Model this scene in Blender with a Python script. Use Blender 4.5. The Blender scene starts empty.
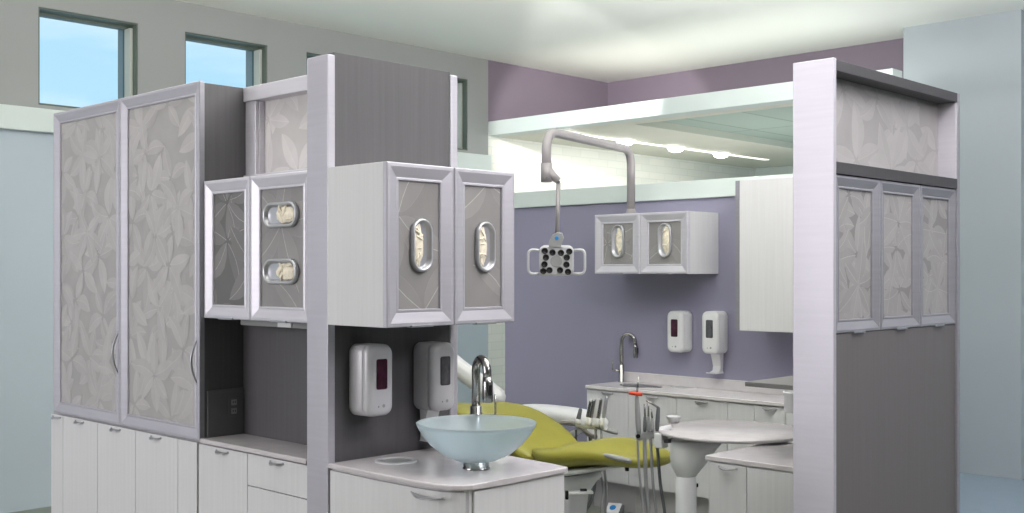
import bpy, bmesh, math, random
from mathutils import Vector, Matrix, noise
PI = math.pi
D = bpy.data
scene = bpy.context.scene
COL = scene.collection

# ------------------------------------------------------------------ camera
F = 1124.0; HZ = 272.0; EYE = 1.65; TH = math.radians(44.1)
FW = Vector((math.cos(TH), math.sin(TH), 0)); RT = Vector((math.sin(TH), -math.cos(TH), 0))
cam = D.cameras.new('camera'); co = D.objects.new('camera', cam); COL.objects.link(co)
co.location = (0, 0, EYE); co.rotation_euler = (PI/2, 0, TH - PI/2)
cam.sensor_width = 36; cam.lens = F/1024*36; cam.shift_y = (HZ-256.5)/1024; cam.clip_start = .05
scene.camera = co

def ray(u): return FW + RT*((u-512)/F)
def at(u, v, d): r = ray(u)*d; return Vector((r.x, r.y, EYE+(HZ-v)/F*d))
def y_at(u, x): r = ray(u); return r.y/r.x*x
def x_at(u, y): r = ray(u); return r.x/r.y*y
def at_x(u, v, x): return at(u, v, x/ray(u).x)
def at_y(u, v, y): return at(u, v, y/ray(u).y)
def at_z(u, v, z): return at(u, v, (EYE-z)*F/(v-HZ))

# ------------------------------------------------------------------ materials
def new_mat(name):
    m = D.materials.new(name); m.use_nodes = True
    nt = m.node_tree; b = nt.nodes['Principled BSDF']; return m, nt, b
def lin(c): return tuple((x/12.92 if x <= .04045 else ((x+.055)/1.055)**2.4) for x in c)
def s8(r, g, b): return lin((r/255, g/255, b/255))
def pbr(name, col, rough=.5, metal=0., scale=(8, 8, 8), amt=.06, detail=3, bump=0., trans=0., ior=1.45, coat=0., spec=.5):
    m, nt, b = new_mat(name); N = nt.nodes; L = nt.links
    tc = N.new('ShaderNodeTexCoord'); mp = N.new('ShaderNodeMapping'); mp.inputs['Scale'].default_value = scale
    nz = N.new('ShaderNodeTexNoise'); nz.inputs['Scale'].default_value = 1.; nz.inputs['Detail'].default_value = detail
    L.new(tc.outputs['Object'], mp.inputs['Vector']); L.new(mp.outputs['Vector'], nz.inputs['Vector'])
    cr = N.new('ShaderNodeValToRGB')
    cr.color_ramp.elements[0].position = .3; cr.color_ramp.elements[1].position = .7
    cr.color_ramp.elements[0].color = (*[c*(1-amt) for c in col], 1); cr.color_ramp.elements[1].color = (*[min(1, c*(1+amt)) for c in col], 1)
    L.new(nz.outputs['Fac'], cr.inputs['Fac']); L.new(cr.outputs['Color'], b.inputs['Base Color'])
    b.inputs['Roughness'].default_value = rough; b.inputs['Metallic'].default_value = metal
    b.inputs['Transmission Weight'].default_value = trans; b.inputs['IOR'].default_value = ior
    b.inputs['Coat Weight'].default_value = coat; b.inputs['Specular IOR Level'].default_value = spec
    if bump:
        bp = N.new('ShaderNodeBump'); bp.inputs['Strength'].default_value = bump; bp.inputs['Distance'].default_value = .002
        L.new(nz.outputs['Fac'], bp.inputs['Height']); L.new(bp.outputs['Normal'], b.inputs['Normal'])
    return m
def emis(name, col, st):
    m, nt, b = new_mat(name); b.inputs['Emission Color'].default_value = (*col, 1); b.inputs['Emission Strength'].default_value = st
    b.inputs['Base Color'].default_value = (*col, 1); return m
def attr_mat(name, rough=.35, spec=.4):
    m, nt, b = new_mat(name); a = nt.nodes.new('ShaderNodeVertexColor'); a.layer_name = 'Col'
    nz = nt.nodes.new('ShaderNodeTexNoise'); nz.inputs['Scale'].default_value = 9; tc = nt.nodes.new('ShaderNodeTexCoord')
    nt.links.new(tc.outputs['Object'], nz.inputs['Vector'])
    mr = nt.nodes.new('ShaderNodeMapRange'); mr.inputs['To Min'].default_value = .9; mr.inputs['To Max'].default_value = 1.1
    nt.links.new(nz.outputs['Fac'], mr.inputs['Value'])
    mx = nt.nodes.new('ShaderNodeVectorMath'); mx.operation = 'SCALE'
    nt.links.new(a.outputs['Color'], mx.inputs[0]); nt.links.new(mr.outputs['Result'], mx.inputs['Scale'])
    nt.links.new(mx.outputs['Vector'], b.inputs['Base Color'])
    b.inputs['Roughness'].default_value = rough; b.inputs['Specular IOR Level'].default_value = spec; return m
def brick_mat(name, c1, c2, mortar, w, h, offset, msize, axes, rough=.3):
    m, nt, b = new_mat(name); N = nt.nodes; L = nt.links
    tc = N.new('ShaderNodeTexCoord'); sp = N.new('ShaderNodeSeparateXYZ'); cb = N.new('ShaderNodeCombineXYZ')
    L.new(tc.outputs['Object'], sp.inputs[0]); L.new(sp.outputs[axes[0]], cb.inputs[0]); L.new(sp.outputs[axes[1]], cb.inputs[1])
    br = N.new('ShaderNodeTexBrick'); br.offset = offset; br.inputs['Scale'].default_value = 1
    br.inputs['Brick Width'].default_value = w; br.inputs['Row Height'].default_value = h; br.inputs['Mortar Size'].default_value = msize
    br.inputs['Color1'].default_value = (*c1, 1); br.inputs['Color2'].default_value = (*c2, 1); br.inputs['Mortar'].default_value = (*mortar, 1)
    L.new(cb.outputs[0], br.inputs['Vector']); L.new(br.outputs['Color'], b.inputs['Base Color']); b.inputs['Roughness'].default_value = rough
    return m
GR = (70, 70, 1.6)
M = dict(
    lam=pbr('light_laminate', s8(214, 213, 215), .45, 0, GR, .03, 4),
    dark=pbr('dark_laminate', s8(86, 84, 87), .5, 0, GR, .08, 4),
    alu=pbr('satin_aluminium', s8(208, 205, 213), .42, .35, (3, 3, 60), .03),
    alu2=pbr('darker_aluminium', s8(186, 183, 192), .42, .35, (3, 3, 60), .03),  # slightly darker even tone than the satin aluminium
    alud=pbr('grey_aluminium', s8(150, 149, 156), .42, .4, (3, 3, 60), .04),
    stone=pbr('white_solid_surface', s8(200, 194, 197), .16, 0, (14, 14, 14), .05, 6),
    chrome=pbr('brushed_nickel', s8(165, 163, 162), .2, 1, (40, 40, 40), .05),
    steel=pbr('handle_steel', s8(175, 175, 180), .35, .8, (40, 40, 40), .05),
    white=pbr('white_plastic', s8(226, 226, 228), .32, 0, (5, 5, 5), .015),
    silver=pbr('silver_plastic', s8(196, 195, 199), .36, .15, (5, 5, 5), .02),
    greyp=pbr('grey_plastic', s8(150, 150, 152), .4, 0, (5, 5, 5), .03),
    dkgrey=pbr('dark_grey_plastic', s8(96, 96, 100), .45, 0, (5, 5, 5), .03),
    taupe=pbr('taupe_paint', s8(150, 145, 147), .35, .1, (5, 5, 5), .02),
    black=pbr('black_plastic', s8(30, 28, 30), .25, 0, (5, 5, 5), .05),
    maroon=pbr('maroon_window', s8(62, 24, 42), .15, 0, (30, 30, 20), .35),
    smoke=pbr('smoke_window', s8(84, 84, 88), .15, 0, (40, 40, 25), .35),
    glass=pbr('frosted_aqua_glass', s8(226, 239, 244), .3, 0, (4, 4, 4), .02, trans=.72, ior=1.3),
    dark2=pbr('grey_brown_laminate', s8(104, 100, 101), .5, 0, GR, .05, 4), port=pbr('port_metal', s8(196, 196, 201), .28, .6, (5, 5, 5), .02), stone_lit=pbr('white_solid_surface_lit', s8(218, 213, 215), .2, 0, (14, 14, 14), .05, 6), rail=pbr('charcoal_laminate', s8(66, 64, 67), .5, 0, GR, .08, 4), arm=pbr('arm_grey', s8(142, 136, 130), .4, 0, (5, 5, 5), .03),  # rear counter stone is a lightened copy, standing in for weak light there
    bluefloor=pbr('blue_vinyl', s8(146, 163, 180), .2, 0, (8, 8, 8), .02),
    lime=pbr('lime_upholstery', s8(150, 145, 60), .4, 0, (9, 9, 9), .05, bump=.05),
    cream=pbr('latex', s8(240, 230, 210), .6, 0, (60, 60, 60), .14, 5),
    red=pbr('red_plastic', s8(226, 74, 44), .4), blue=pbr('blue_mark', s8(40, 130, 200), .4),
    wallblue=pbr('pale_blue_paint', s8(188, 200, 209), .7, 0, (1.2, 1.2, 1.2), .015),
    wallgrey=pbr('warm_grey_paint', s8(163, 165, 163), .75, 0, (1.2, 1.2, 1.2), .015),
    colpaint=pbr('column_paint', s8(176, 184, 189), .5, 0, (1.2, 1.2, 1.2), .015),
    purple=pbr('purple_paint', s8(148, 145, 167), .6, 0, (1.5, 1.5, 1.5), .02),
    purple2=pbr('plum_paint', s8(134, 122, 136), .7, 0, (1.5, 1.5, 1.5), .02),
    mint=pbr('mint_white_paint', s8(216, 226, 222), .5, 0, (2, 2, 2), .02),
    creampaint=pbr('cream_paint', s8(222, 222, 208), .6, 0, (2, 2, 2), .02),
    ceil=pbr('ceiling_paint', s8(238, 240, 234), .8, 0, (1, 1, 1), .01),
    frameg=pbr('window_frame_green', s8(96, 108, 98), .5, 0, (4, 4, 4), .04),
    winsill=pbr('window_reveal', s8(198, 202, 192), .6, 0, (4, 4, 4), .02),
    floor=pbr('green_vinyl', s8(121, 125, 112), .35, 0, (18, 18, 18), .07, 6),
    greyslab=pbr('grey_slab', s8(110, 108, 108), .4, 0, (6, 6, 6), .03),
    kick=pbr('toe_kick_grey', s8(192, 188, 191), .5, 0, (6, 6, 6), .03),
    resin=attr_mat('leaf_resin'),
    tile=brick_mat('white_brick_tile', s8(238, 238, 228), s8(228, 230, 220), s8(222, 225, 217), .3, .08, .5, .005, (0, 2)),
    tilec=brick_mat('ceiling_grid', s8(176, 192, 182), s8(172, 188, 178), s8(140, 154, 146), 1.2, .6, 0., .012, (0, 1), .8),
    lamp=emis('downlight_glow', (1, .98, .93), 14), strip=emis('strip_glow', (1, .98, .93), 1.3),
)
def glass_pane():
    m, nt, b = new_mat('window_glass'); N = nt.nodes
    g = N.new('ShaderNodeBsdfTransparent'); gl = N.new('ShaderNodeBsdfGlossy'); gl.inputs['Roughness'].default_value = .02
    g.inputs['Color'].default_value = (.95, .98, .98, 1)
    fr = N.new('ShaderNodeFresnel'); fr.inputs['IOR'].default_value = 1.2
    mx = N.new('ShaderNodeMixShader'); nt.links.new(fr.outputs[0], mx.inputs[0]); nt.links.new(g.outputs[0], mx.inputs[1]); nt.links.new(gl.outputs[0], mx.inputs[2])
    nt.links.new(mx.outputs[0], N['Material Output'].inputs['Surface']); return m
M['pane'] = glass_pane()

# ------------------------------------------------------------------ mesh builder
class MB:
    def __init__(s): s.v = []; s.f = []; s.sm = []; s.c = []
    def add(s, vs, fs, smooth=False, col=None):
        o = len(s.v); s.v += [tuple(p) for p in vs]
        for f in fs: s.f.append([i+o for i in f]); s.sm.append(smooth); s.c.append(col)
        return s
    def box(s, x0, x1, y0, y1, z0, z1, bev=0.0015, seg=2):
        if x0 > x1: x0, x1 = x1, x0
        if y0 > y1: y0, y1 = y1, y0
        if z0 > z1: z0, z1 = z1, z0
        bm = bmesh.new(); bmesh.ops.create_cube(bm, size=1)
        for v in bm.verts: v.co = ((x0+x1)/2+v.co.x*(x1-x0), (y0+y1)/2+v.co.y*(y1-y0), (z0+z1)/2+v.co.z*(z1-z0))
        if bev: bmesh.ops.bevel(bm, geom=bm.edges[:], offset=min(bev, .45*min(x1-x0, y1-y0, z1-z0)), segments=seg, affect='EDGES', profile=.5)
        return s.bm(bm, smooth=False)
    def bm(s, bm, smooth=True, mat=None):
        bmesh.ops.recalc_face_normals(bm, faces=bm.faces[:]); bm.verts.index_update()
        vs = [v.co.copy() for v in bm.verts]
        if mat: vs = [mat @ v for v in vs]
        s.add(vs, [[v.index for v in f.verts] for f in bm.faces], smooth); bm.free(); return s
    def prism(s, poly, z0, z1, bev=.004, seg=2):
        bm = bmesh.new(); vs = [bm.verts.new((p[0], p[1], z0)) for p in poly]; f = bm.faces.new(vs)
        r = bmesh.ops.extrude_face_region(bm, geom=[f])
        for e in r['geom']:
            if isinstance(e, bmesh.types.BMVert): e.co.z = z1
        if bev:
            es = [e for e in bm.edges if abs(e.verts[0].co.z-e.verts[1].co.z) < 1e-6]
            bmesh.ops.bevel(bm, geom=es, offset=bev, segments=seg, affect='EDGES', profile=.5)
        return s.bm(bm, smooth=False)
    def tube(s, pts, r, n=12, cap=True):
        pts = [Vector(p) for p in pts]; R = r if isinstance(r, (list, tuple)) else [r]*len(pts)
        up = None; rings = []
        for i, p in enumerate(pts):
            t = (pts[min(i+1, len(pts)-1)]-pts[max(i-1, 0)]).normalized()
            if up is None:
                up = t.orthogonal().normalized()
            else:
                up = (up-t*up.dot(t))
                up = up.normalized() if up.length > 1e-6 else t.orthogonal().normalized()
            b = t.cross(up)
            rings.append([p+(up*math.cos(a)+b*math.sin(a))*R[i] for a in [2*PI*k/n for k in range(n)]])
        vs = [q for g in rings for q in g]; fs = []
        for i in range(len(pts)-1):
            for k in range(n): fs.append([i*n+k, i*n+(k+1) % n, (i+1)*n+(k+1) % n, (i+1)*n+k])
        o = len(s.v); s.add(vs, fs, True)
        if cap:
            for base, rev in ((o, True), (o+(len(pts)-1)*n, False)):
                f = list(range(base, base+n)); s.f.append(f[::-1] if rev else f); s.sm.append(False); s.c.append(None)
        return s
    def lathe(s, prof, c=(0, 0, 0), n=40, mat=None, smooth=True):
        c = Vector(c); vs = []; fs = []
        for (r, z) in prof:
            for k in range(n):
                a = 2*PI*k/n; p = Vector((r*math.cos(a), r*math.sin(a), z))
                if mat: p = mat @ p
                vs.append(c+p)
        for i in range(len(prof)-1):
            for k in range(n): fs.append([i*n+k, i*n+(k+1) % n, (i+1)*n+(k+1) % n, (i+1)*n+k])
        s.add(vs, fs, smooth)
        return s
    def disc_prof(s, r, z0, z1, c=(0, 0, 0), bev=.002, n=32, mat=None):
        return s.lathe([(0.0001, z0), (r-bev, z0), (r, z0+bev), (r, z1-bev), (r-bev, z1), (0.0001, z1)], c, n, mat, smooth=False)
    def loft(s, rings, smooth=True, cap=True, closed=True):
        n = len(rings[0]); vs = [p for g in rings for p in g]; fs = []
        for i in range(len(rings)-1):
            for k in range(n if closed else n-1): fs.append([i*n+k, i*n+(k+1) % n, (i+1)*n+(k+1) % n, (i+1)*n+k])
        s.add(vs, fs, smooth)
        if cap:
            s.add(rings[0], [list(range(n))[::-1]], False); s.add(rings[-1], [list(range(n))], False)
        return s
    def blob(s, c, r, seg=16, fn=None):
        bm = bmesh.new(); bmesh.ops.create_uvsphere(bm, u_segments=seg, v_segments=seg//2+2, radius=1)
        for v in bm.verts:
            k = 1 if fn is None else fn(v.co)
            v.co = Vector((v.co.x*r[0]*k+c[0], v.co.y*r[1]*k+c[1], v.co.z*r[2]*k+c[2]))
        return s.bm(bm)
    def build(s, name, mat, parent=None, loc=None, rotz=None, fix=True):
        me = D.meshes.new(name); me.from_pydata(s.v, [], s.f)
        if any(c is not None for c in s.c):
            at_ = me.color_attributes.new('Col', 'FLOAT_COLOR', 'CORNER'); i = 0
            for f, c in zip(s.f, s.c):
                for _ in f: at_.data[i].color = (*(c or (.5, .5, .5)), 1); i += 1
        me.polygons.foreach_set('use_smooth', s.sm); me.materials.append(mat)
        if fix and not any(c is not None for c in s.c):
            bm = bmesh.new(); bm.from_mesh(me); bmesh.ops.remove_doubles(bm, verts=bm.verts[:], dist=1e-6)
            bmesh.ops.recalc_face_normals(bm, faces=bm.faces[:]); bm.to_mesh(me); bm.free()
        me.update()
        o = D.objects.new(name, me); COL.objects.link(o)
        if parent: o.parent = parent
        if loc is not None: o.location = loc
        if rotz is not None: o.rotation_euler = (0, 0, rotz)
        return o
def thing(name, label, cat, loc=(0, 0, 0), rotz=0., group=None):
    o = D.objects.new(name, None); COL.objects.link(o); o.location = loc; o.rotation_euler = (0, 0, rotz); o.empty_display_size = .1
    return tag(o, label, cat, group)
def tag(o, label, cat, group=None):
    o['label'] = label; o['category'] = cat
    if group: o['group'] = group
    return o
def struct(o): o['kind'] = 'structure'; return o
def clone(root, loc, rotz, label, group=None):
    def cp(o, par):
        c = o.copy(); COL.objects.link(c); c.parent = par
        for ch in [q for q in list(o.children)]: cp(ch, c)
        return c
    r = cp(root, None); r.location = loc; r.rotation_euler = (0, 0, rotz); r['label'] = label
    if group: r['group'] = group
    return r
def bez(pts, n=10):       # catmull-rom through the points
    P = [Vector(p) for p in pts]; P = [P[0]*2-P[1]]+P+[P[-1]*2-P[-2]]; out = []
    for i in range(1, len(P)-2):
        for k in range(n):
            t = k/n; a, b, c, d = P[i-1:i+3]
            out.append(.5*((2*b)+(c-a)*t+(2*a-5*b+4*c-d)*t*t+(3*b-a-3*c+d)*t**3))
    return out+[P[-2]]
def fillet(pts, r, n=7):  # polyline with rounded corners
    P = [Vector(p) for p in pts]; out = [P[0]]
    for i in range(1, len(P)-1):
        a = (P[i-1]-P[i]); b = (P[i+1]-P[i]); q = min(r, a.length*.49, b.length*.49)
        A = P[i]+a.normalized()*q; B = P[i]+b.normalized()*q
        for k in range(n+1):
            t = k/n; out.append(A*(1-t)**2+P[i]*2*t*(1-t)+B*t*t)
    return out+[P[-1]]

# ------------------------------------------------------------------ leaf panels (resin sheets with leaves pressed inside)
def clip(poly, w, h):
    for ax, lo, sg in ((0, 0, 1), (0, w, -1), (1, 0, 1), (1, h, -1)):
        out = []
        for i in range(len(poly)):
            a, b = poly[i], poly[(i+1) % len(poly)]
            da, db = (a[ax]-lo)*sg, (b[ax]-lo)*sg
            if da >= 0: out.append(a)
            if (da >= 0) != (db >= 0):
                t = da/(da-db); out.append((a[0]+(b[0]-a[0])*t, a[1]+(b[1]-a[1])*t))
        poly = out
        if len(poly) < 3: return None
    return poly
def leaf_panel(parent, x0, x1, z0, z1, y, base, leaf, vein, seed, size=.16, dens=1., veinw=.0016, back=.006, var=.10):
    R = random.Random(seed); w, h = x1-x0, z1-z0; mb = MB()
    mb.add([(x0, y, z0), (x1, y, z0), (x1, y, z1), (x0, y, z1), (x0, y+back, z0), (x1, y+back, z0), (x1, y+back, z1), (x0, y+back, z1)],
           [[0, 1, 2, 3], [5, 4, 7, 6], [4, 0, 3, 7], [1, 5, 6, 2], [3, 2, 6, 7], [4, 5, 1, 0]], False, base)
    ncl = max(2, int(w*h/(size*size)*.62*dens)); depth = y-.0003
    centres = []
    for _ in range(ncl):
        best = None
        for _k in range(6):
            p = (R.uniform(-.05, w+.05), R.uniform(-.05, h+.05))
            dd = min([(p[0]-q[0])**2+(p[1]-q[1])**2 for q in centres] or [9])
            if best is None or dd > best[0]: best = (dd, p)
        centres.append(best[1])
    for (cx, cz) in centres:
        a0 = R.uniform(0, 2*PI); nl = R.choice((4, 5, 5, 6))
        for k in range(nl):
            a = a0+k*(2*PI*.9/nl)+R.uniform(-.25, .25); ln = size*R.uniform(.8, 1.25); hw = ln*R.uniform(.19, .25)
            tone = R.uniform(-var, var); ca, sa = math.cos(a), math.sin(a); bend = R.uniform(-.12, .12)*ln
            depth -= .00001
            def T(s, q):
                q += bend*math.sin(PI*s)
                return (cx+ca*(.012+s*ln)-sa*q, cz+sa*(.012+s*ln)+ca*q)
            prof = [(0, 0), (.08, .42), (.2, .76), (.38, 1.), (.56, .98), (.73, .76), (.88, .42), (1, 0)]
            mid = [T(s_, 0) for s_, _ in prof]
            for sg in (1, -1):
                edge = [T(s_, sg*q*hw) for s_, q in prof]
                for i in range(len(prof)-1):
                    quad = [mid[i], mid[i+1], edge[i+1], edge[i]]
                    if sg < 0: quad = quad[::-1]
                    pl = clip([p for j, p in enumerate(quad) if j == 0 or p != quad[j-1]], w, h)
                    if pl: mb.add([(x0+p[0], depth, z0+p[1]) for p in pl], [list(range(len(pl)))[::-1]], False, tuple(c*(1+tone+sg*.022) for c in leaf))
            vw = veinw
            strip = [T(s_, vw*(1-s_*.7)) for s_, _ in prof]+[T(s_, -vw*(1-s_*.7)) for s_, _ in prof][::-1]
            pl = None
            for i in range(len(prof)-1):
                q = clip([T(prof[i][0], vw), T(prof[i+1][0], vw*.6), T(prof[i+1][0], -vw*.6), T(prof[i][0], -vw)], w, h)
                if q: mb.add([(x0+p[0], depth-.00005, z0+p[1]) for p in q], [list(range(len(q)))], False, vein)
            # pale rim of the leaf
            for sg in (1, -1):
                for i in range(1, len(prof)-1):
                    e0 = T(prof[i][0], sg*prof[i][1]*hw); e1 = T(prof[i+1][0], sg*prof[i+1][1]*hw)
                    g0 = T(prof[i][0], sg*prof[i][1]*hw*.965); g1 = T(prof[i+1][0], sg*prof[i+1][1]*hw*.965)
                    q = clip([e0, e1, g1, g0], w, h)
                    if q: mb.add([(x0+p[0], depth-.00003, z0+p[1]) for p in q], [list(range(len(q)))], False, tuple(.15*v_+.85*l_*(1+tone) for v_, l_ in zip(vein, leaf)))
    return mb.build('leaf_panel', M['resin'], parent)

# ------------------------------------------------------------------ cabinet pieces (local: x right, y into the unit, z up; front faces -y)
PROFILE = [(0, 0), (0, .019), (.0025, .0225), (.011, .0235), (.040, .011), (.0435, .0125), (.0475, .0125), (.049, .009), (.049, 0)]
def frame_mesh(x0, x1, z0, z1, y, sc=1., prof=PROFILE):
    mb = MB(); vs = []; fs = []
    for d, h in prof:
        d *= sc
        vs += [(x0+d, y-h, z0+d), (x1-d, y-h, z0+d), (x1-d, y-h, z1-d), (x0+d, y-h, z1-d)]
    n = len(prof)
    for i in range(n):
        j = (i+1) % n
        for k in range(4): fs.append([i*4+k, i*4+(k+1) % 4, j*4+(k+1) % 4, j*4+k])
    mb.add(vs, fs); return mb
def crescent(mb, x, z, y, w=.10, out=.030, drop=.007, th=.0045):
    n = 14; vs = []
    for k in range(n+1):
        t = -1+2*k/n; q = 1-t*t
        vs += [(x+t*w/2, y-out*q, z-drop*q), (x+t*w/2, y-out*.45*q, z-drop*.2*q), (x+t*w/2, y-out*.45*q, z-drop*.2*q-th), (x+t*w/2, y-out*q, z-drop*q-th)]
    mb.loft([vs[4*k:4*k+4] for k in range(n+1)], False)
    for sg in (-1, 1): mb.box(x+sg*(w/2-.004)-.005, x+sg*(w/2-.004)+.005, y-.004, y+.001, z-.006, z+.003, .001)
    return mb
def bow(mb, x, z0, z1, y, out=.03, r=.006):
    mb.tube([(x, y-out*math.sin(PI*k/14), z0+(z1-z0)*k/14) for k in range(15)], [.004+(r-.004)*math.sin(PI*k/14) for k in range(15)], 8)
    for z in (z0, z1): mb.box(x-.006, x+.006, y-.004, y+.001, z-.008, z+.008, .001)
    return mb
def lip(mb, x, z, y, w=.09):
    mb.box(x-w/2, x+w/2, y-.03, y-.004, z-.002, z+.006, .0015)
    n = 10; arc = [(x+w*.36*math.cos(PI+PI*k/n), y-.012, z+.022*math.sin(PI+PI*k/n)) for k in range(n+1)]
    mb.add(arc+[(p[0], p[1]+.003, p[2]) for p in arc], [list(range(n+1)), list(range(n+1, 2*n+2))[::-1]]+[[i, i+1, i+n+2, i+n+1] for i in range(n)])
    return mb
def stadium(x, z, hw, hh, n=10):      # rounded-end outline, long side along the larger of hw/hh
    r = min(hw, hh); pts = []
    if hh >= hw:
        for k in range(n+1): a = PI*k/n; pts.append((x+r*math.cos(a), z+(hh-r)+r*math.sin(a)))
        for k in range(n+1): a = PI+PI*k/n; pts.append((x+r*math.cos(a), z-(hh-r)+r*math.sin(a)))
    else:
        for k in range(n+1): a = -PI/2+PI*k/n; pts.append((x+(hw-r)+r*math.cos(a), z+r*math.sin(a)))
        for k in range(n+1): a = PI/2+PI*k/n; pts.append((x-(hw-r)+r*math.cos(a), z+r*math.sin(a)))
    return pts
def glove_port(parent, x, z, y, hw, hh):
    mb = MB(); rings = []
    for inset, h in ((0, .0), (0, .014), (.003, .019), (.008, .02), (.0125, .016), (.017, .006), (.02, .0012)):
        rings.append([(p[0], y-h, p[1]) for p in stadium(x, z, hw-inset, hh-inset)])
    mb.loft(rings, True, True)
    return mb.build('glove_port', M['port'], parent)
def gloves(name, label, root, x, z, y, hw, hh, seed, group):
    """crumpled gloves filling a port; built in the local space of root, then placed as a thing of its own"""
    mb = MB(); R = Vector((seed*3.1, seed*1.7, 0))
    def fn(c):
        return 1+.20*noise.noise(c*2.2+R)+.14*noise.noise(c*5+R)+.07*noise.noise(c*11+R)
    mb.blob((0, 0, 0), (hw, .009, hh), 32, fn)
    rg = random.Random(seed)
    for k in range(7):     # crumpled folds
        cx, cz, a = rg.uniform(-.55, .55)*hw, rg.uniform(-.75, .75)*hh, rg.uniform(0, PI); ln = min(hw, hh)*rg.uniform(.45, .75)
        dx, dz = math.cos(a)*ln, math.sin(a)*ln
        mb.tube(bez([(cx-dx, -.004, cz-dz), (cx+rg.uniform(-.2, .2)*ln, -.0095, cz+rg.uniform(-.2, .2)*ln), (cx+dx, -.004, cz+dz)], 5), rg.uniform(.003, .0045), 7)
    o = mb.build(name, M['cream'])
    bpy.context.view_layer.update()
    mw = Matrix.Translation(root.location) @ Matrix.Rotation(root.rotation_euler.z, 4, 'Z')
    o.location = mw @ Vector((x, y-.0065, z)); o.rotation_euler = root.rotation_euler
    return tag(o, label, 'gloves', group)
def metal_door(parent, x0, x1, z0, z1, y, mat, seed, pal, handle=None, ports=None, sc=1., size=.16, dens=1., var=.1):
    fr = frame_mesh(x0, x1, z0, z1, y, sc).build('door', mat, parent)
    i = .046*sc
    leaf_panel(fr, x0+i, x1-i, z0+i, z1-i, y-.004, *pal, seed, size=size, dens=dens, var=var)
    if handle == 'strip': MB().box((x0+x1)/2-.055, (x0+x1)/2+.055, y-.030, y-.002, z0-.003, z0+.006, .0015).build('handle', M['steel'], fr)
    elif handle == 'lip': lip(MB(), (x0+x1)/2, z0-.002, y, .1).build('handle', M['steel'], fr)
    elif handle: bow(MB(), handle, z0+.26, z0+.46, y-.018).build('handle', M['steel'], fr)
    for (px, pz, hw, hh) in ports or []: glove_port(fr, px, pz, y-.0045, hw, hh)
    return fr
def slab(parent, x0, x1, z0, z1, y, mat='lam', handle='crescent', hx=None, name='door', g=.002):
    d = MB().box(x0+g, x1-g, y-.019, y-.001, z0+g, z1-g, .0015).build(name, M[mat], parent)
    if handle: crescent(MB(), hx if hx is not None else (x0+x1)/2, z1-.014, y-.019).build('handle', M['steel'], d)
    return d

def g3(v): return lin((v/255, v/255, v/255*1.0))
def warm(v): return lin((v/255, v/255*.98, v/255*.978))
PAL_TALL = (warm(166), warm(178), warm(190))
PAL_DARK = (warm(104), warm(122), warm(176))
PAL_MID = (warm(142), warm(149), warm(196))
PAL_LIGHT = (warm(196), warm(208), warm(220))
PAL_RIGHT = (warm(128), warm(150), warm(170))
PAL_RTOP = (warm(154), warm(164), warm(172))
TOP = 2.507
A90 = -PI/2

# ================================================================== ROOM SHELL
YW = 7.84; CEIL = 3.73
def wallbox(name, mat, *b): return struct(MB().box(*b, bev=0).build(name, M[mat]))
wallbox('floor', 'floor', -5, 16, -5, 9, -.1, 0)
wallbox('ceiling', 'ceil', -5, 9.6, -5, YW, CEIL, CEIL+.1)
# back wall with its row of high windows
WX = [(2.205+1.1317*k, 2.95+1.1317*k) for k in range(5)]
WZ0, WZ1 = 2.82, 3.505
mb = MB(); xs = [-5]
for a, b in WX: xs += [a, b]
xs += [7.754]
for i in range(len(xs)-1):
    if i % 2 == 0: mb.box(xs[i], xs[i+1], YW, YW+.32, 2.72, CEIL+.1, 0)
    else: mb.box(xs[i], xs[i+1], YW, YW+.32, 2.72, WZ0, 0); mb.box(xs[i], xs[i+1], YW, YW+.32, WZ1, CEIL+.1, 0)
struct(mb.build('wall_back_upper', M['wallgrey']))
wallbox('wall_back', 'wallblue', -5, 7.754, YW, YW+.32, 0, 2.72)
struct(MB().box(-5, 7.754, YW-.05, YW, 2.625, 2.79, .006).build('trim_1', M['mint']))
for k, (a, b) in enumerate(WX):
    fr = frame_mesh(a, b, WZ0, WZ1, YW+.16, 1, [(0, -.02), (0, .15), (.012, .15), (.012, .05), (.03, .045), (.03, -.02)]).build('window_%d' % (k+1), M['frameg']); struct(fr)
    MB().box(a+.028, b-.028, YW+.15, YW+.156, WZ0+.028, WZ1-.028, 0).build('window_pane', M['pane'], fr)
    mm = MB(); mm.box(b-.036, b-.012, YW+.06, YW+.145, WZ0+.012, WZ1-.03, .002)
    mm.build('window_reveal', M['winsill'], fr)
wallbox('wall_left', 'wallgrey', -5, -4.7, -5, YW, 0, CEIL)
wallbox('wall_front', 'wallgrey', -5, 9.75, -5, -4.7, 0, CEIL)
wallbox('floor_blue', 'bluefloor', 6.7, 12.6, -4.7, 4.27, 0, .004)
# purple part of the back wall above the dropped ceiling, and the soffit running towards the viewer
struct(MB().box(7.754, 9.9, YW, YW+.3, 3.1, CEIL+.1, 0).build('wall_back_plum', M['purple2']))
struct(MB().box(9.6, 9.9, 4.0, YW, 3.1, CEIL+.1, 0).build('wall_soffit', M['purple2']))
# dropped ceiling of the rear corridor, with its fascia beam
XB = 7.754
struct(MB().box(XB, XB+.16, 3.68, YW, 2.985, 3.125, .004).build('trim_2', M['mint']))
mb = MB(); mb.box(XB+.16, 8.07, 4.05, YW, 2.985, 3.1, 0); mb.box(8.07, 12.6, 6.28, YW, 2.985, 3.1, 0)
struct(mb.build('ceiling_rear_border', M['creampaint']))
struct(MB().box(8.07, 12.6, 4.28, 6.28, 3.05, 3.1, 0).build('ceiling_rear_grid', M['tilec']))
struct(MB().box(7.754, 12.6, YW, YW+.3, 0, 3.1, 0).build('wall_back_tiled', M['tile']))
struct(MB().box(12.6, 12.8, 2.6, YW+.3, 0, 3.1, 0).build('wall_far', M['mint']))
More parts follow.
